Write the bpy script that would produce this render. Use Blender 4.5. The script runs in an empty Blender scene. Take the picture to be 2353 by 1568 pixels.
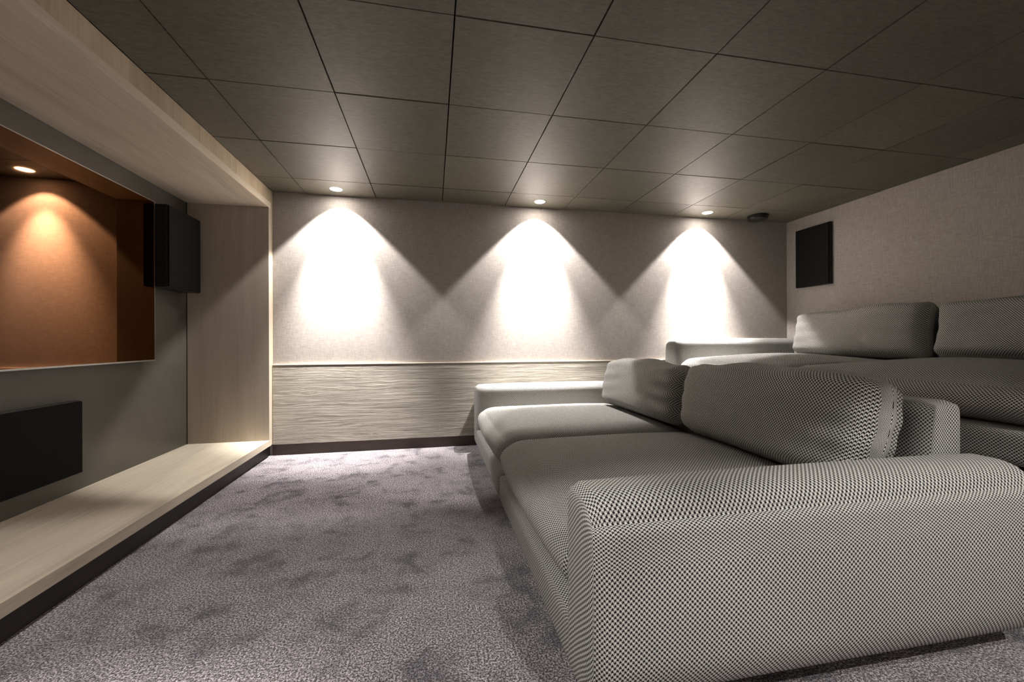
import bpy, bmesh, math, random
from mathutils import Vector, Matrix

S = bpy.context.scene
C = S.collection
rnd = random.Random(7)

# ------------------------------------------------------------------ camera, world, exposure
CAM_Z = 1.0
YAW, PITCH, ROLL = 0.19061, 0.00038, -0.00305
cam_data = bpy.data.cameras.new('camera')
cam = bpy.data.objects.new('camera', cam_data)
C.objects.link(cam)
S.camera = cam
cam_data.sensor_width = 36.0
cam_data.lens = 941.68 / 2353.0 * 36.0
cam_data.clip_start = 0.02
Fv = Vector((math.sin(YAW) * math.cos(PITCH), math.cos(YAW) * math.cos(PITCH), math.sin(PITCH)))
Rv = Vector((math.cos(YAW), -math.sin(YAW), 0))
Uv = Rv.cross(Fv)
R2 = Rv * math.cos(ROLL) + Uv * math.sin(ROLL)
U2 = -Rv * math.sin(ROLL) + Uv * math.cos(ROLL)
m = Matrix((R2, U2, -Fv)).transposed().to_4x4()
m.translation = (0, 0, CAM_Z)
cam.matrix_world = m

world = bpy.data.worlds.new('world')
S.world = world
world.use_nodes = True
world.node_tree.nodes['Background'].inputs[0].default_value = (0.9, 0.85, 0.8, 1)
world.node_tree.nodes['Background'].inputs[1].default_value = 0.02

S.view_settings.view_transform = 'Standard'
S.view_settings.look = 'None'
S.view_settings.exposure = 3.65
S.view_settings.gamma = 1.0
S.view_settings.use_curve_mapping = False
S.cycles.use_denoising = True
S.cycles.max_bounces = 10
S.cycles.diffuse_bounces = 8
S.cycles.glossy_bounces = 4
S.cycles.sample_clamp_indirect = 3.0

# lamps: recessed downlights along the far wall, unseen ones for near side and fill
LAMP_WIDE = 21.0       # wide part of a downlight's beam
LAMP_BEAM = 115.0       # its narrow core
NEAR_GAIN = 0.85
LAMP_COLOR = (1.0, 0.962, 0.918)

# ------------------------------------------------------------------ dimensions (metres, floor at 0, camera at x = y = 0)
CEIL = 2.3234
Y_BACK, Y_NEAR = 3.95, -0.75
X_RIGHT = 3.92
X_FRAME = -1.378           # front edge of the wooden surround
X_FASCIA = -1.386
X_NICHE = -2.0
NICHE_Y0, NICHE_Y1 = 0.86, 3.84
SHELF_Z, SHELF_B = 0.155, 0.103
TOP_B, TOP_T = 2.155, 2.207
STEP_Z = 0.42
X_STEP = 2.03


# ------------------------------------------------------------------ node helpers
class NT:
    def __init__(self, name):
        self.mat = bpy.data.materials.new(name)
        self.mat.use_nodes = True
        self.t = self.mat.node_tree
        self.b = self.t.nodes['Principled BSDF']

    def n(self, typ, **kw):
        nd = self.t.nodes.new(typ)
        for k, v in kw.items():
            setattr(nd, k, v)
        return nd

    def l(self, a, b):
        self.t.links.new(a, b)

    def setin(self, nd, i, v):
        if hasattr(v, 'is_output'):
            self.l(v, nd.inputs[i])
        else:
            nd.inputs[i].default_value = v

    def math(self, op, a, b=0.0, c=None):
        nd = self.n('ShaderNodeMath', operation=op)
        self.setin(nd, 0, a)
        self.setin(nd, 1, b)
        if c is not None:
            self.setin(nd, 2, c)
        return nd.outputs[0]

    def coords(self, kind='Object', scale=(1, 1, 1), rot=(0, 0, 0), loc=(0, 0, 0)):
        tc = self.n('ShaderNodeTexCoord')
        mp = self.n('ShaderNodeMapping')
        self.l(tc.outputs[kind], mp.inputs[0])
        mp.inputs['Scale'].default_value = scale
        mp.inputs['Rotation'].default_value = rot
        mp.inputs['Location'].default_value = loc
        return mp.outputs[0]

    def noise(self, vec, scale=1.0, detail=4.0, rough=0.55, dist=0.0):
        nd = self.n('ShaderNodeTexNoise')
        self.l(vec, nd.inputs['Vector'])
        nd.inputs['Scale'].default_value = scale
        nd.inputs['Detail'].default_value = detail
        nd.inputs['Roughness'].default_value = rough
        nd.inputs['Distortion'].default_value = dist
        return nd.outputs[0]

    def ramp(self, fac, stops):
        nd = self.n('ShaderNodeValToRGB')
        self.l(fac, nd.inputs[0])
        els = nd.color_ramp.elements
        while len(els) < len(stops):
            els.new(0.5)
        for e, (p, c) in zip(els, stops):
            e.position = p
            e.color = tuple(c) + (1,) if len(c) == 3 else c
        return nd.outputs[0]

    def mix(self, fac, a, b, blend='MIX'):
        nd = self.n('ShaderNodeMix', data_type='RGBA', blend_type=blend)
        self.setin(nd, 0, fac)
        for i, v in ((6, a), (7, b)):
            if not hasattr(v, 'is_output') and len(v) == 3:
                v = tuple(v) + (1,)
            self.setin(nd, i, v)
        return nd.outputs[2]

    def bump(self, h, strength=0.3, dist=0.002):
        nd = self.n('ShaderNodeBump')
        self.l(h, nd.inputs['Height'])
        nd.inputs['Strength'].default_value = strength
        nd.inputs['Distance'].default_value = dist
        self.l(nd.outputs[0], self.b.inputs['Normal'])

    def out(self, col, rough=0.6, spec=0.3):
        self.setin(self.b, 'Base Color', col if hasattr(col, 'is_output') else tuple(col) + (1,))
        self.setin(self.b, 'Roughness', rough)
        self.b.inputs['Specular IOR Level'].default_value = spec
        return self.mat


def mat_wood(name, grain, light, dark, relief=0.25, spec=0.3, fine=220, rough=0.55):
    """brushed wood; grain = 0, 1 or 2, the axis along which it runs"""
    k = NT(name)
    s1 = [9.0] * 3; s1[grain] = 0.7
    s2 = [fine] * 3; s2[grain] = 3.0
    s3 = [38.0] * 3; s3[grain] = 1.1
    a = k.noise(k.coords(scale=s1), 1.0, 5, 0.6, 0.6)
    b = k.noise(k.coords(scale=s2), 1.0, 2, 0.5)
    c = k.noise(k.coords(scale=s3), 1.0, 6, 0.65, 0.9)
    mid = [(x + y) / 2 for x, y in zip(light, dark)]
    col = k.ramp(a, [(0.3, mid), (0.62, light)])
    col = k.mix(k.math('MULTIPLY', k.ramp(c, [(0.54, (0, 0, 0)), (0.70, (1, 1, 1))]), 0.5), col, dark)
    col = k.mix(k.math('MULTIPLY', k.ramp(b, [(0.4, (1, 1, 1)), (0.62, (0, 0, 0))]), 0.22), col, dark)
    inf = k.n('ShaderNodeObjectInfo')
    sh = k.math('MULTIPLY_ADD', inf.outputs['Random'], 0.24, 0.88)
    cc = k.n('ShaderNodeCombineColor')
    for i in range(3):
        k.l(sh, cc.inputs[i])
    col = k.mix(1.0, col, cc.outputs[0], 'MULTIPLY')
    h = k.math('ADD', k.math('MULTIPLY', b, 0.5), c)
    k.bump(h, relief, 0.002)
    return k.out(col, rough, spec)


def mat_rough_wood(name, light, dark):
    """deeply brushed boards with raised grain, grain along x"""
    k = NT(name)
    v = k.coords(scale=(0.9, 12, 12))
    warp = k.noise(v, 1.2, 3, 0.5)
    tc = k.n('ShaderNodeTexCoord')
    sep = k.n('ShaderNodeSeparateXYZ')
    k.l(tc.outputs['Object'], sep.inputs[0])
    z = k.math('MULTIPLY_ADD', warp, 0.085, sep.outputs[2])
    cx = k.n('ShaderNodeCombineXYZ')
    k.l(k.math('MULTIPLY', sep.outputs[0], 1.6), cx.inputs[0])
    k.l(k.math('MULTIPLY', z, 75.0), cx.inputs[2])
    g = k.noise(cx.outputs[0], 1.0, 7, 0.72)
    cx2 = k.n('ShaderNodeCombineXYZ')
    k.l(k.math('MULTIPLY', sep.outputs[0], 7.0), cx2.inputs[0])
    k.l(k.math('MULTIPLY', z, 330.0), cx2.inputs[2])
    g2 = k.noise(cx2.outputs[0], 1.0, 3, 0.6)
    col = k.ramp(g, [(0.34, dark), (0.5, [(x + y) / 2 for x, y in zip(light, dark)]), (0.62, light)])
    col = k.mix(k.math('MULTIPLY', k.ramp(g2, [(0.38, (1, 1, 1)), (0.55, (0, 0, 0))]), 0.35), col, dark)
    k.bump(k.math('ADD', g, k.math('MULTIPLY', g2, 0.4)), 0.9, 0.006)
    return k.out(col, 0.6, 0.3)


def mat_linen(name, base, alt, axes):
    """woven wall cloth; axes = the two in-plane axes"""
    k = NT(name)
    sa = [4.0] * 3; sa[axes[0]] = 520; sa[axes[1]] = 18
    sb = [4.0] * 3; sb[axes[0]] = 18; sb[axes[1]] = 520
    sc_ = [30.0] * 3; sc_[axes[1]] = 4
    a = k.noise(k.coords(scale=sa), 1.0, 2, 0.5)
    b = k.noise(k.coords(scale=sb), 1.0, 2, 0.5)
    c = k.noise(k.coords(scale=sc_), 1.0, 3, 0.6)
    w = k.math('ADD', a, b)
    f = k.ramp(w, [(0.36, (0, 0, 0)), (0.64, (1, 1, 1))])
    w2 = k.math('MULTIPLY', w, 0.5)
    f = k.ramp(w2, [(0.36, (0, 0, 0)), (0.64, (1, 1, 1))])
    col = k.mix(f, alt, base)
    col = k.mix(k.math('MULTIPLY', c, 0.22), col, alt)
    k.bump(w2, 0.35, 0.0012)
    return k.out(col, 0.85, 0.12)


def mat_weave(name):
    """black and cream dogtooth upholstery, laid out in metres through the UV map"""
    k = NT(name)
    t = 0.00125
    uv = k.coords('UV', scale=(1 / t, 1 / t, 1), rot=(0, 0, math.radians(45)))
    sep = k.n('ShaderNodeSeparateXYZ')
    k.l(uv, sep.inputs[0])
    iu = k.math('FLOOR', sep.outputs[0])
    iv = k.math('FLOOR', sep.outputs[1])
    a = k.math('LESS_THAN', k.math('FLOORED_MODULO', iu, 8.0), 4.0)
    b = k.math('LESS_THAN', k.math('FLOORED_MODULO', iv, 8.0), 4.0)
    w = k.math('LESS_THAN', k.math('FLOORED_MODULO', k.math('ADD', iu, iv), 4.0), 2.0)
    f = k.math('ADD', k.math('MULTIPLY', a, w), k.math('MULTIPLY', b, k.math('SUBTRACT', 1.0, w)))
    slub = k.noise(k.coords('UV', scale=(420, 420, 1)), 1.0, 2, 0.6)
    cream = k.ramp(slub, [(0.3, (0.35, 0.343, 0.326)), (0.7, (0.58, 0.568, 0.542))])
    col = k.mix(f, (0.006, 0.006, 0.007), cream)
    # rounded threads: relief of the twill
    fu = k.math('PINGPONG', sep.outputs[0], 1.0)
    fv = k.math('PINGPONG', sep.outputs[1], 1.0)
    k.bump(k.math('ADD', fu, fv), 0.25, 0.0006)
    return k.out(col, 0.9, 0.08)


def mat_carpet(name):
    k = NT(name)
    patch = k.noise(k.coords(scale=(1, 1, 1)), 4.5, 4, 0.6, 0.5)
    patch2 = k.noise(k.coords(scale=(1, 1, 1), loc=(3, 1, 0)), 11.0, 3, 0.6)
    tuft = k.noise(k.coords(scale=(1, 1, 1)), 150.0, 2, 0.65)
    tuft2 = k.noise(k.coords(scale=(1, 1, 1), loc=(7, 2, 0)), 340.0, 2, 0.6)
    tf = k.math('ADD', k.math('MULTIPLY', tuft, 0.6), k.math('MULTIPLY', tuft2, 0.4))
    col = k.ramp(tf, [(0.43, (0.010, 0.009, 0.011)), (0.5, (0.135, 0.119, 0.130)), (0.57, (0.56, 0.52, 0.535))])
    pf = k.math('ADD', k.math('MULTIPLY', patch, 0.6), k.math('MULTIPLY', patch2, 0.4))
    pcol = k.ramp(pf, [(0.38, (0.36, 0.35, 0.39)), (0.48, (0.84, 0.82, 0.84)), (0.58, (1.0, 0.98, 1.0))])
    col = k.mix(1.0, col, pcol, 'MULTIPLY')
    k.bump(k.math('ADD', tuft, tuft2), 0.8, 0.008)
    k.b.inputs['Sheen Weight'].default_value = 0.25
    k.b.inputs['Sheen Roughness'].default_value = 0.4
    return k.out(col, 0.95, 0.05)


def mat_ceiling(name):
    k = NT(name)
    a = k.noise(k.coords(scale=(26, 90, 1)), 1.0, 4, 0.65)
    b = k.noise(k.coords(scale=(1, 1, 1)), 5.0, 3, 0.5)
    inf = k.n('ShaderNodeObjectInfo')
    col = k.ramp(a, [(0.3, (0.061, 0.056, 0.041)), (0.7, (0.106, 0.097, 0.072))])
    shade = k.math('MULTIPLY_ADD', inf.outputs['Random'], 0.22, 0.86)
    shade = k.math('MULTIPLY', shade, k.math('MULTIPLY_ADD', b, 0.3, 0.85))
    cc = k.n('ShaderNodeCombineColor')
    for i in range(3):
        k.l(shade, cc.inputs[i])
    col = k.mix(1.0, col, cc.outputs[0], 'MULTIPLY')
    k.bump(a, 0.15, 0.001)
    return k.out(col, 0.55, 0.35)


def mat_plain(name, col, rough=0.5, spec=0.4, metallic=0.0, nz=0.0, nscale=30):
    k = NT(name)
    v = k.noise(k.coords(), nscale, 4, 0.6)
    lo = [c * (1 - nz) for c in col]
    hi = [min(1, c * (1 + nz)) for c in col]
    c = k.ramp(v, [(0.3, lo), (0.7, hi)])
    k.b.inputs['Metallic'].default_value = metallic
    return k.out(c, rough, spec)


def mat_lacquer(name):
    k = NT(name)
    a = k.noise(k.coords(scale=(1, 1, 1)), 2.2, 5, 0.6, 1.5)
    s = k.noise(k.coords(scale=(1, 9, 3)), 3.0, 6, 0.75, 2.0)
    scuff = k.ramp(s, [(0.66, (0, 0, 0)), (0.78, (1, 1, 1))])
    col = k.ramp(a, [(0.3, (0.060, 0.055, 0.046)), (0.7, (0.078, 0.071, 0.060))])
    col = k.mix(k.math('MULTIPLY', scuff, 0.25), col, (0.28, 0.26, 0.23))
    return k.out(col, 0.38, 0.5)


def mat_emit(name, col, strength):
    k = NT(name)
    k.b.inputs['Base Color'].default_value = (0.8, 0.8, 0.8, 1)
    k.b.inputs['Emission Color'].default_value = tuple(col) + (1,)
    k.b.inputs['Emission Strength'].default_value = strength
    return k.mat


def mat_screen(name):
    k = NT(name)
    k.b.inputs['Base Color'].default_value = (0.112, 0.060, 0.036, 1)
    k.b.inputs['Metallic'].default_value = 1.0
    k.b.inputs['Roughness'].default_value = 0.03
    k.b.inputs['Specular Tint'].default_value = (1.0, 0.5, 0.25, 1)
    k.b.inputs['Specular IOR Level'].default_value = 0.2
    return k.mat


def mat_grille(name):
    k = NT(name)
    a = k.noise(k.coords(scale=(600, 600, 600)), 1.0, 2, 0.5)
    col = k.ramp(a, [(0.35, (0.003, 0.003, 0.003)), (0.65, (0.012, 0.0115, 0.011))])
    k.bump(a, 0.3, 0.001)
    return k.out(col, 0.8, 0.1)


M = {}
PALE, PALE_D = (0.60, 0.525, 0.42), (0.32, 0.27, 0.205)
M['wood_y'] = mat_wood('pale_wood_along', 1, PALE, PALE_D)
M['wood_z'] = mat_wood('pale_wood_upright', 2, (0.40, 0.345, 0.285), (0.29, 0.245, 0.195), 0.12)
M['fascia'] = mat_wood('pale_fascia_wood', 2, (0.47, 0.39, 0.28), (0.27, 0.215, 0.145))
M['rough'] = mat_rough_wood('brushed_wood', (0.43, 0.392, 0.33), (0.17, 0.152, 0.128))
M['cap'] = mat_wood('pale_cap_wood', 0, (0.56, 0.49, 0.41), (0.40, 0.34, 0.27))
M['dark_y'] = mat_wood('dark_plinth_wood', 1, (0.028, 0.021, 0.017), (0.010, 0.008, 0.007), 0.4, 0.5)
M['dark_x'] = mat_wood('dark_skirting_wood', 0, (0.075, 0.052, 0.040), (0.035, 0.025, 0.02), 0.4, 0.5)
LIN, LIN2 = (0.385, 0.345, 0.315), (0.215, 0.192, 0.180)
M['linen_x'] = mat_linen('linen_back', LIN, LIN2, (0, 2))
M['linen_y'] = mat_linen('linen_right', LIN, LIN2, (1, 2))
M['weave'] = mat_weave('dogtooth_upholstery')
M['carpet'] = mat_carpet('carpet')
M['tile'] = mat_ceiling('ceiling_board')
M['void'] = mat_plain('dark_void', (0.006, 0.006, 0.006), 0.9, 0.1)
M['lacquer'] = mat_lacquer('grey_lacquer')
M['black'] = mat_plain('black_plastic', (0.012, 0.012, 0.012), 0.4, 0.4)
M['black_soft'] = mat_plain('black_lining', (0.012, 0.011, 0.011), 0.9, 0.1)
M['grille'] = mat_grille('speaker_cloth')
M['screen'] = mat_screen('glossy_screen')
M['silver'] = mat_plain('brushed_silver', (0.42, 0.41, 0.40), 0.35, 0.5, 1.0, 0.08, 80)
M['white'] = mat_plain('white_trim', (0.75, 0.72, 0.68), 0.5, 0.4)
M['lens'] = mat_emit('lamp_lens', (1.0, 0.93, 0.84), 14.0)


# ------------------------------------------------------------------ mesh helpers
def link(name, bm, mat, parent=None, smooth=False):
    me = bpy.data.meshes.new(name)
    bm.to_mesh(me)
    bm.free()
    me.materials.append(mat)
    if smooth:
        for p in me.polygons:
            p.use_smooth = True
    o = bpy.data.objects.new(name, me)
    C.objects.link(o)
    if parent is not None:
        o.parent = parent
    return o


def add_box(bm, x0, x1, y0, y1, z0, z1, bev=0.0):
    r = bmesh.ops.create_cube(bm, size=1.0)
    for v in r['verts']:
        v.co = Vector((x0 + (v.co.x + .5) * (x1 - x0), y0 + (v.co.y + .5) * (y1 - y0), z0 + (v.co.z + .5) * (z1 - z0)))
    if bev > 0:
        es = list({e for v in r['verts'] for e in v.link_edges})
        bmesh.ops.bevel(bm, geom=es, offset=bev, segments=2, affect='EDGES', profile=0.6)
    return bm


def box(name, x0, x1, y0, y1, z0, z1, mat, parent=None, bev=0.0):
    return link(name, add_box(bmesh.new(), x0, x1, y0, y1, z0, z1, bev), mat, parent)


def empty(name, loc=(0, 0, 0)):
    o = bpy.data.objects.new(name, None)
    o.empty_display_size = 0.1
    o.location = loc
    C.objects.link(o)
    return o


def tag(o, label, cat, group=None):
    o['label'] = label
    o['category'] = cat
    if group:
        o['group'] = group
    return o


def struct(o, label=None):
    o['kind'] = 'structure'
    if label:
        o['label'] = label
    return o


def lathe(name, prof, mat, parent=None, seg=40, at=(0, 0, 0)):
    """prof: list of (radius, z)"""
    bm = bmesh.new()
    rings = []
    for r, z in prof:
        if r < 1e-6:
            rings.append([bm.verts.new((at[0], at[1], at[2] + z))])
        else:
            rings.append([bm.verts.new((at[0] + r * math.cos(2 * math.pi * i / seg), at[1] + r * math.sin(2 * math.pi * i / seg), at[2] + z)) for i in range(seg)])
    for a, b in zip(rings, rings[1:]):
        for i in range(seg):
            j = (i + 1) % seg
            if len(a) == 1 and len(b) > 1:
                bm.faces.new((a[0], b[i], b[j]))
            elif len(b) == 1 and len(a) > 1:
                bm.faces.new((a[i], b[0], a[j]))
            elif len(a) > 1:
                bm.faces.new((a[i], b[i], b[j], a[j]))
    bmesh.ops.recalc_face_normals(bm, faces=bm.faces)
    o = link(name, bm, mat, parent)
    for p in o.data.polygons:
        p.use_smooth = True
    o.data.set_sharp_from_angle(angle=math.radians(35))
    return o


def soft_box(name, size, rad, mat, parent=None, n=22, deform=None, loc=(0, 0, 0), rot=None):
    """upholstered block: rounded box with an extra shaping function, UV in metres per side"""
    bm = bmesh.new()
    bmesh.ops.create_cube(bm, size=2.0)
    bmesh.ops.subdivide_edges(bm, edges=bm.edges[:], cuts=n, use_grid_fill=True)
    uvl = bm.loops.layers.uv.new('UVMap')
    half = Vector([s / 2 for s in size])

    def param(c):
        return [0.72 * t + 0.28 * math.sin(t * math.pi / 2) + 0.0 for t in c]
    off = Vector((rnd.random(), rnd.random(), 0))
    for f in bm.faces:
        nrm = f.normal
        ax = max(range(3), key=lambda i: abs(nrm[i]))
        a, b = [(1, 2), (0, 2), (0, 1)][ax]
        for lp in f.loops:
            t = param(lp.vert.co)
            lp[uvl].uv = (t[a] * half[a] + off.x, t[b] * half[b] + off.y)
    R = Vector(rad)
    for v in bm.verts:
        t = param(v.co)
        p = Vector([t[i] * half[i] for i in range(3)])
        inner = Vector([max(-(half[i] - R[i]), min(half[i] - R[i], p[i])) for i in range(3)])
        d = Vector([(p[i] - inner[i]) / R[i] for i in range(3)])
        if d.length > 1e-9:
            # project the corner zone on an ellipsoid
            mx = max(abs(x) for x in d)
            d = d.normalized() * mx
            p = inner + Vector([d[i] * R[i] for i in range(3)])
        if deform:
            p = deform(p, t)
        v.co = p
    bmesh.ops.recalc_face_normals(bm, faces=bm.faces)
    o = link(name, bm, mat, parent, smooth=True)
    if rot is not None:
        o.rotation_euler = rot
    o.location = loc
    return o


# ------------------------------------------------------------------ the room
fl = bmesh.new()
add_box(fl, X_NICHE - .1, X_STEP, Y_NEAR - .1, Y_BACK + .1, -0.08, 0.0)
struct(link('floor', fl, M['carpet']), 'mottled grey purple cut pile carpet')
fl2 = bmesh.new()
add_box(fl2, X_STEP, X_RIGHT + .1, Y_NEAR - .1, Y_BACK + .1, -0.08, STEP_Z, 0.008)
struct(link('floor_raised', fl2, M['carpet']), 'carpeted raised step behind the front sofa')

wb = box('wall_back', X_NICHE - .1, X_RIGHT + .1, Y_BACK, Y_BACK + .1, 0, CEIL + .1, M['linen_x'])
struct(wb, 'linen covered wall with light pools')
struct(box('wall_right', X_RIGHT, X_RIGHT + .1, Y_NEAR, Y_BACK, 0, CEIL + .1, M['linen_y']), 'linen covered wall behind the upper sofa')
struct(box('wall_near', X_NICHE - .1, X_RIGHT + .1, Y_NEAR - .1, Y_NEAR, 0, CEIL + .1, M['linen_x']))
struct(box('wall_left', X_NICHE - .1, X_NICHE, Y_NEAR, Y_BACK, 0, CEIL + .1, M['lacquer']), 'grey lacquered panel behind the screen')
struct(box('wall_left_near', X_NICHE, X_FASCIA, Y_NEAR, NICHE_Y0 - .05, 0, CEIL + .1, M['linen_y']))

# ceiling: dark slab with separate boards, joints left open
ceil = struct(box('ceiling', X_NICHE - .1, X_RIGHT + .1, Y_NEAR - .1, Y_BACK + .1, CEIL + .018, CEIL + .1, M['void']),
              'dark grey brown ceiling of square boards')
xs = [X_FASCIA] + [-1.10885 + .6 * i for i in range(9)] + [X_RIGHT]
ys = [Y_NEAR] + [-0.2337 + .63660 * j for j in range(7)] + [Y_BACK]
G = 0.0034
for i in range(len(xs) - 1):
    for j in range(len(ys) - 1):
        dz = rnd.uniform(-0.0012, 0.0012)
        t = box('ceiling_tile', xs[i] + G, xs[i + 1] - G, ys[j] + G, ys[j + 1] - G, CEIL + dz, CEIL + .014 + dz, M['tile'], ceil)

# skirting and wood panelling of the far wall
bb = struct(box('baseboard_back', X_FASCIA, X_STEP, Y_BACK - .012, Y_BACK, 0, .098, M['dark_x'], bev=.002), 'dark brown wooden skirting')
tr = empty('trim_1', (0, Y_BACK, 0))
struct(tr, 'brushed pale wood panelling along the far wall')
box('panel', X_FASCIA + .004, 2.47, -.022, 0, .098, .772, M['rough'], tr)
box('panel', X_FASCIA + .004, 2.47, -.022, 0, .774, .792, M['rough'], tr)
box('cap', X_FASCIA + .004, 2.47, -.024, 0, .792, .801, M['cap'], tr, bev=.002)
tr2 = empty('trim_2', (0, Y_BACK, 0))
struct(tr2, 'raised pale wood panelling beside the upper sofa')
box('panel', 2.53, X_RIGHT, -.022, 0, STEP_Z, 1.010, M['rough'], tr2)
box('cap', 2.53, X_RIGHT, -.024, 0, 1.010, 1.018, M['cap'], tr2, bev=.002)
box('end_strip', 2.47, 2.53, -.014, 0, STEP_Z, .801, M['cap'], tr2)

# ------------------------------------------------------------------ wooden surround of the screen
sur = empty('screen_surround', (X_FRAME, (NICHE_Y0 + NICHE_Y1) / 2, 0))
tag(sur, 'pale brushed wood surround with deep shelf framing the wall screen', 'wooden surround')
oy = (NICHE_Y0 + NICHE_Y1) / 2
def sbox(name, x0, x1, y0, y1, z0, z1, mat, bev=0.0, parent=sur):
    return box(name, x0 - X_FRAME, x1 - X_FRAME, y0 - oy, y1 - oy, z0, z1, mat, parent, bev)
sbox('shelf', X_NICHE, X_FRAME, NICHE_Y0 - .05, NICHE_Y1 + .05, SHELF_B, SHELF_Z, M['wood_y'], .0015)
sbox('top_board', X_NICHE, X_FRAME, NICHE_Y0 - .05, NICHE_Y1 + .05, TOP_B, TOP_T, M['wood_y'], .0015)
sbox('side_board', X_NICHE, X_FRAME, NICHE_Y1, NICHE_Y1 + .05, SHELF_Z, TOP_B, M['wood_z'], .0015)
sbox('side_board', X_NICHE, X_FRAME, NICHE_Y0 - .05, NICHE_Y0, SHELF_Z, TOP_B, M['wood_z'], .0015)
sbox('plinth', X_FRAME - .06, -1.412, NICHE_Y0 - .05, Y_BACK, 0, SHELF_B - .002, M['dark_y'])
sbox('shadow_gap', X_NICHE, X_NICHE + .004, NICHE_Y1 - .006, NICHE_Y1, SHELF_Z, TOP_B, M['black_soft'])
ps = [NICHE_Y0 - .05, 1.06, 1.36, 1.62, 1.985, 2.217, 2.61, 2.80, 2.977, 3.28, 3.52, 3.74, Y_BACK]
for a, b in zip(ps, ps[1:]):
    dx = rnd.uniform(-.0012, .0)
    sbox('fascia_plank', X_FASCIA - .02, X_FASCIA + dx, a + .0006, b - .0006, TOP_T, CEIL - .001, M['fascia'])
sbox('filler_strip', X_FASCIA - .02, X_FASCIA, NICHE_Y1 + .05, Y_BACK - .002, SHELF_B, TOP_T, M['fascia'])

# ------------------------------------------------------------------ screen
XT = X_NICHE + .062
ty0, ty1, tz0, tz1 = 1.32, 3.335, .868, 1.998
tv = empty('television', (X_NICHE, (ty0 + ty1) / 2, tz0))
tag(tv, 'huge glossy black wall screen with thin silver edge', 'television')
cy = (ty0 + ty1) / 2
def tbox(name, x0, x1, y0, y1, z0, z1, mat, bev=0.0):
    return box(name, x0 - X_NICHE, x1 - X_NICHE, y0 - cy, y1 - cy, z0 - tz0, z1 - tz0, mat, tv, bev)
tbox('housing', XT - .045, XT - .006, ty0 + .01, ty1 - .01, tz0 + .01, tz1 - .01, M['black'], .004)
tbox('wall_mount', X_NICHE, XT - .045, cy - .3, cy + .3, tz0 + .3, tz1 - .3, M['black'])
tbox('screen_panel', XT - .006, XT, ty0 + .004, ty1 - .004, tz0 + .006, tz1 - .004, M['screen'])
tbox('bezel', XT - .012, XT + .003, ty1 - .004, ty1, tz0, tz1, M['silver'])
tbox('bezel', XT - .012, XT + .003, ty0, ty0 + .004, tz0, tz1, M['silver'])
tbox('bezel', XT - .012, XT + .003, ty0 + .004, ty1 - .004, tz1 - .004, tz1, M['silver'])
tbox('bezel', XT - .014, XT + .005, ty0 + .004, ty1 - .004, tz0, tz0 + .009, M['silver'])


# ------------------------------------------------------------------ speakers
def speaker(name, x_wall, x_front, y0, y1, z0, z1, label):
    """flat box on a wall whose face looks along x"""
    s = 1 if x_front > x_wall else -1
    t = empty(name, (x_wall, (y0 + y1) / 2, z0))
    tag(t, label, 'speaker')
    hy, h = (y1 - y0) / 2, z1 - z0
    d = abs(x_front - x_wall)
    def bx(nm, a, b, *r, mat, bev=0.0):
        lo, hi = sorted((s * a, s * b))
        return box(nm, lo, hi, *r, mat, t, bev)
    bx('cabinet', 0, d - .012, -hy, hy, 0, h, mat=M['black'], bev=.002)
    bx('grille', d - .012, d, -hy + .004, hy - .004, .004, h - .004, mat=M['grille'], bev=.003)
    return t

speaker('wall_speaker', X_NICHE, -1.857, 3.352, 3.762, 1.397, 1.990, 'tall black box speaker beside the screen in the wooden niche')
speaker('wall_speaker', X_NICHE, X_NICHE + .05, 1.90, 2.745, .262, .672, 'wide black speaker panel under the screen above the shelf')
speaker('wall_speaker', X_RIGHT, X_RIGHT - .045, 3.41, 3.795, 1.565, 2.186, 'upright black speaker on the linen wall above the upper sofa')


# ------------------------------------------------------------------ downlights
def downlight(x, y, label, toward, gain=1.0, group=None):
    t = empty('downlight', (x, y, CEIL))
    tag(t, label, 'downlight', group)
    lathe('trim_ring', [(.0455, -.0005), (.0475, -.003), (.052, -.003), (.054, -.0005), (.054, .004), (.0455, .004)], M['white'], t)
    lathe('lens', [(.0, -.0022), (.046, -.0022), (.046, .003), (.0, .003)], M['lens'], t)
    for nm, half, blend, watt in (('wide_light', 47, .16, LAMP_WIDE), ('core_light', 29, 1.0, LAMP_BEAM)):
        ld = bpy.data.lights.new(nm, 'SPOT')
        ld.energy = watt * gain
        ld.color = LAMP_COLOR
        ld.spot_size = math.radians(2 * half)
        ld.spot_blend = blend
        ld.shadow_soft_size = .03
        lo = bpy.data.objects.new(nm, ld)
        C.objects.link(lo)
        lo.parent = t
        lo.location = (0, 0, -.010)
        lo.rotation_euler = (math.radians(toward if nm == 'wide_light' else toward * .8), 0, 0)
    return t

GL = 'recessed downlights along the far wall'
downlight(-.82, 3.775, 'recessed ceiling downlight nearest the screen', 13, 1.0, GL)
downlight(1.0, 3.765, 'recessed ceiling downlight in the middle of the far wall', 13, 1.0, GL)
downlight(2.79, 3.775, 'recessed ceiling downlight over the upper sofa arm', 13, 1.0, GL)
GN = 'recessed downlights along the near wall, out of the picture'
downlight(.85, -.2, 'unseen ceiling downlight added as fill over the aisle before the near sofa arm', 0, NEAR_GAIN * .55, GN)  # unseen lamp, put in to lift the dark seats and cushions
downlight(1.95, -.56, 'recessed ceiling downlight behind the camera, beside the near sofa arm', 4, NEAR_GAIN, GN)
downlight(-.95, .35, 'unseen ceiling downlight added to brighten the wooden surround, over its near end', 0, NEAR_GAIN * 1.0, GN)  # unseen lamp, turned up to brighten the shelf and surround

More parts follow.
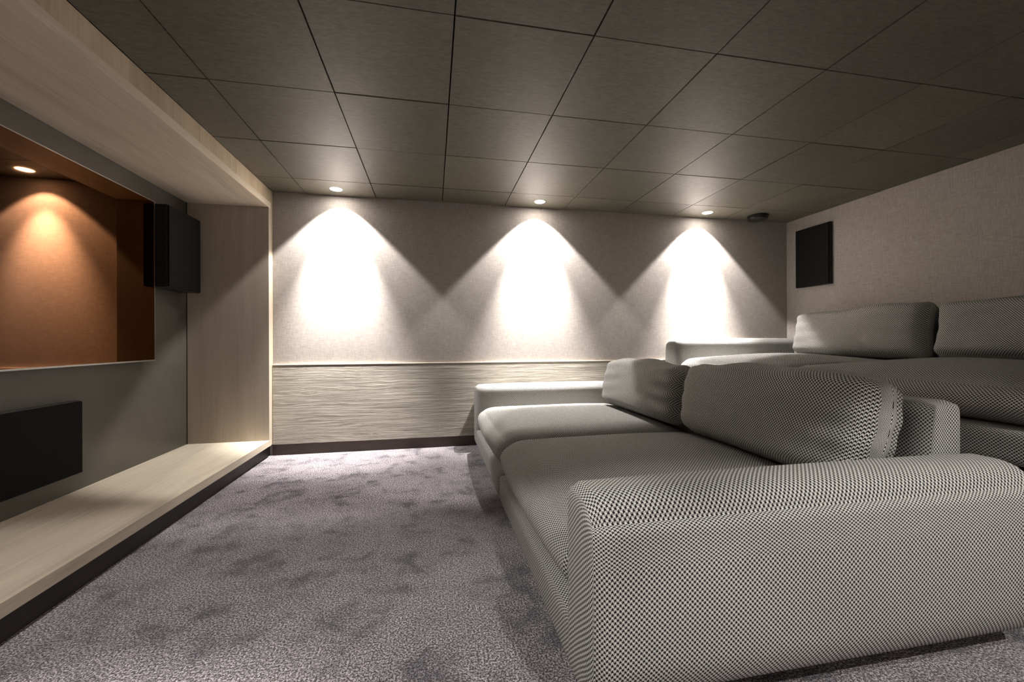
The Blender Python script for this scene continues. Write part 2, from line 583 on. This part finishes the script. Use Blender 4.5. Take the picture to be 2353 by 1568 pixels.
# ------------------------------------------------------------------ black puck on the ceiling
pk = empty('smoke_detector', (3.39, 3.775, CEIL))
tag(pk, 'round black detector on the ceiling in the far right corner', 'detector')
lathe('base_plate', [(0, .0), (.098, .0), (.100, -.004), (.100, -.018), (.094, -.021), (0, -.021)], M['black'], pk)
lathe('cover', [(0, -.021), (.088, -.021), (.092, -.026), (.090, -.042), (.078, -.050), (0, -.052)], M['black'], pk)


# ------------------------------------------------------------------ sofas
SX0, SX1 = .385, 1.915           # front and back
SY0, SYM, SY1 = .955, 2.455, 3.915
ARM_W = .215
ARM_T = .595


def arm_deform(sgn, h):
    def f(p, t):
        q = p.copy()
        # the outer face swells a little and tucks in at the foot, the top falls outwards
        w = (1 - t[0] ** 4)
        o = max(0.0, t[1] * sgn)
        q.y += sgn * .012 * (1 - t[2] ** 2) * o
        if t[2] < -.5:
            q.y -= sgn * .045 * ((-t[2] - .5) / .5) ** 2 * o
        q.z += .010 * w * max(0, t[2]) * (1 - t[1] ** 2)
        if t[2] > .4:
            q.z -= .045 * ((t[2] - .4) / .6) * o ** 2
        return q
    return f


def seat_deform(crown, sag, phase):
    def f(p, t):
        q = p.copy()
        fx, fy = 1 - abs(t[0]) ** 2.6, 1 - abs(t[1]) ** 2.4
        if t[2] > 0:
            q.z += (crown * fx * fy + .010 * math.sin(3.1 * t[0] + phase) * math.sin(2.3 * t[1] + phase) * fx * fy) * t[2]
        # bowed front
        if t[0] < 0:
            q.x -= .028 * (1 - t[2] ** 2) * fy * abs(t[0])
        return q
    return f


def pillow_deform(W, H, T, seed, fold, lift):
    r = random.Random(seed)
    ph = [r.uniform(0, 6.28) for _ in range(6)]

    def f(p, t):
        q = p.copy()
        # fuller in the middle, flat edges (x = thickness, y = width, z = height)
        e = (1 - abs(t[1]) ** 3.2) * (1 - abs(t[2]) ** 2.8)
        q.x *= (.36 + .64 * max(0.0, 1 - abs(t[1]) ** 8) ** .6) * (.70 + .36 * max(0.0, 1 - abs(t[2]) ** 4) ** .7)
        # loose outline
        q.z += .013 * math.sin(3.2 * t[1] + ph[0]) * max(0, t[2]) + .006 * math.sin(7.5 * t[1] + ph[1]) * max(0, t[2])
        q.y += .012 * math.sin(2.6 * t[2] + ph[2]) * t[1]
        q.z += lift * max(0, -t[1]) * max(0, t[2])
        q.y -= .012 * abs(t[2]) ** 6 * t[1]
        # slack folds running in from the ends
        for s, amp, c in fold:
            u = max(0.0, (t[1] * s - .15) / .85)
            if u > 0:
                q.x += (1 if t[0] > 0 else -1) * amp * u * (1 - u * .4) * math.sin(c + 13.0 * t[2] + 2.6 * u + 1.2 * math.sin(3 * u)) * (1 - t[2] ** 4)
        q.x += .005 * math.sin(4 * t[1] + ph[3]) * math.sin(3 * t[2] + ph[4]) * e
        return q
    return f


def make_sofa(dx, dz, label):
    t = empty('lounge_sofa', (SX0 + dx, (SY0 + SY1) / 2, dz))
    tag(t, label, 'sofa', 'two rows of cinema sofas')
    ox, oyy = SX0, (SY0 + SY1) / 2
    W = M['weave']

    def sb(name, x0, x1, y0, y1, z0, z1, rad, n=22, deform=None):
        return soft_box(name, (x1 - x0, y1 - y0, z1 - z0), rad, W, t, n, deform,
                        ((x0 + x1) / 2 - ox, (y0 + y1) / 2 - oyy, (z0 + z1) / 2))
    # plinth upholstery of the two units
    sb('base', SX0, SX1, SY0 + ARM_W * .5, SYM - .004, .04, .203, (.03, .02, .04), 14)
    sb('base', SX0, SX1, SYM + .004, SY1 - ARM_W * .5, .04, .203, (.03, .02, .04), 14)
    # arms
    sb('arm', SX0 - .005, SX1, SY0, SY0 + ARM_W, .04, ARM_T, (.035, .055, .055), 30, arm_deform(-1, ARM_T))
    sb('arm', SX0 - .005, SX1, SY1 - ARM_W, SY1, .04, ARM_T, (.035, .055, .055), 30, arm_deform(1, ARM_T))
    # seats
    sb('seat_cushion', SX0 + .010, 1.73, SY0 + ARM_W - .012, SYM - .001, .205, .402, (.15, .06, .098), 34, seat_deform(.066, 0, .4))
    sb('seat_cushion', SX0 + .010, 1.73, SYM + .001, SY1 - ARM_W + .012, .205, .402, (.15, .06, .098), 34, seat_deform(.060, 0, 2.2))
    # low back
    def back_def(p, tt):
        q = p.copy()
        if tt[0] < 0:
            q.x += .03 * max(0, tt[2]) * abs(tt[0])
        return q
    sb('backrest', 1.745, SX1, SY0 + ARM_W - .010, SYM - .002, .10, .775, (.04, .03, .04), 22, back_def)
    sb('backrest', 1.745, SX1, SYM + .002, SY1 - ARM_W + .010, .10, .775, (.04, .03, .04), 22, back_def)
    for fx in (SX0 + .12, SX1 - .12):
        for fy in (SY0 + .15, SYM - .12, SYM + .12, SY1 - .15):
            lathe('foot', [(0, 0), (.025, 0), (.028, .045), (0, .045)], M['black'], t, 16, (fx - ox, fy - oyy, 0))
    return t


def back_cushion(loc, width, height, thick, tilt, seed, fold, label, rz=0.0, lift=0.0):
    """loc: centre, found by setting the cushion down on the seat and leaning it on the low back"""
    o = soft_box('back_cushion', (thick, width, height), (thick * .5, .055, .06), M['weave'], None, 34,
                 pillow_deform(width, height, thick, seed, fold, lift))
    o.rotation_euler = (0, math.radians(tilt), math.radians(rz))
    o.location = loc
    return tag(o, label, 'cushion', 'loose back cushions on the sofas')


make_sofa(0, 0, 'front lounge sofa in black and cream dogtooth weave on the floor')
make_sofa(2.0, STEP_Z, 'rear lounge sofa in dogtooth weave on the raised step')
back_cushion((1.600, 2.915, .644), 1.07, .415, .25, 10, 3, [(-1, .022, .6), (1, .006, 2.0)],
             'creased back cushion at the far end of the front sofa', 1.5)
back_cushion((1.590, 1.738, .656), 1.13, .43, .26, 11, 8, [(-1, .007, 1.2), (1, .006, 0.4)],
             'large smooth back cushion at the near end of the front sofa', -2.0, .022)
back_cushion((3.606, 2.925, 1.066), 1.13, .425, .25, 9, 12, [(-1, .005, .6), (1, .006, 2.0)],
             'back cushion of the rear sofa nearest the far wall', 0, .012)
back_cushion((3.612, 1.76, 1.064), 1.14, .40, .26, 10, 15, [(-1, .006, 1.0), (1, .006, 1.5)],
             'back cushion of the rear sofa cut by the picture edge', 0)
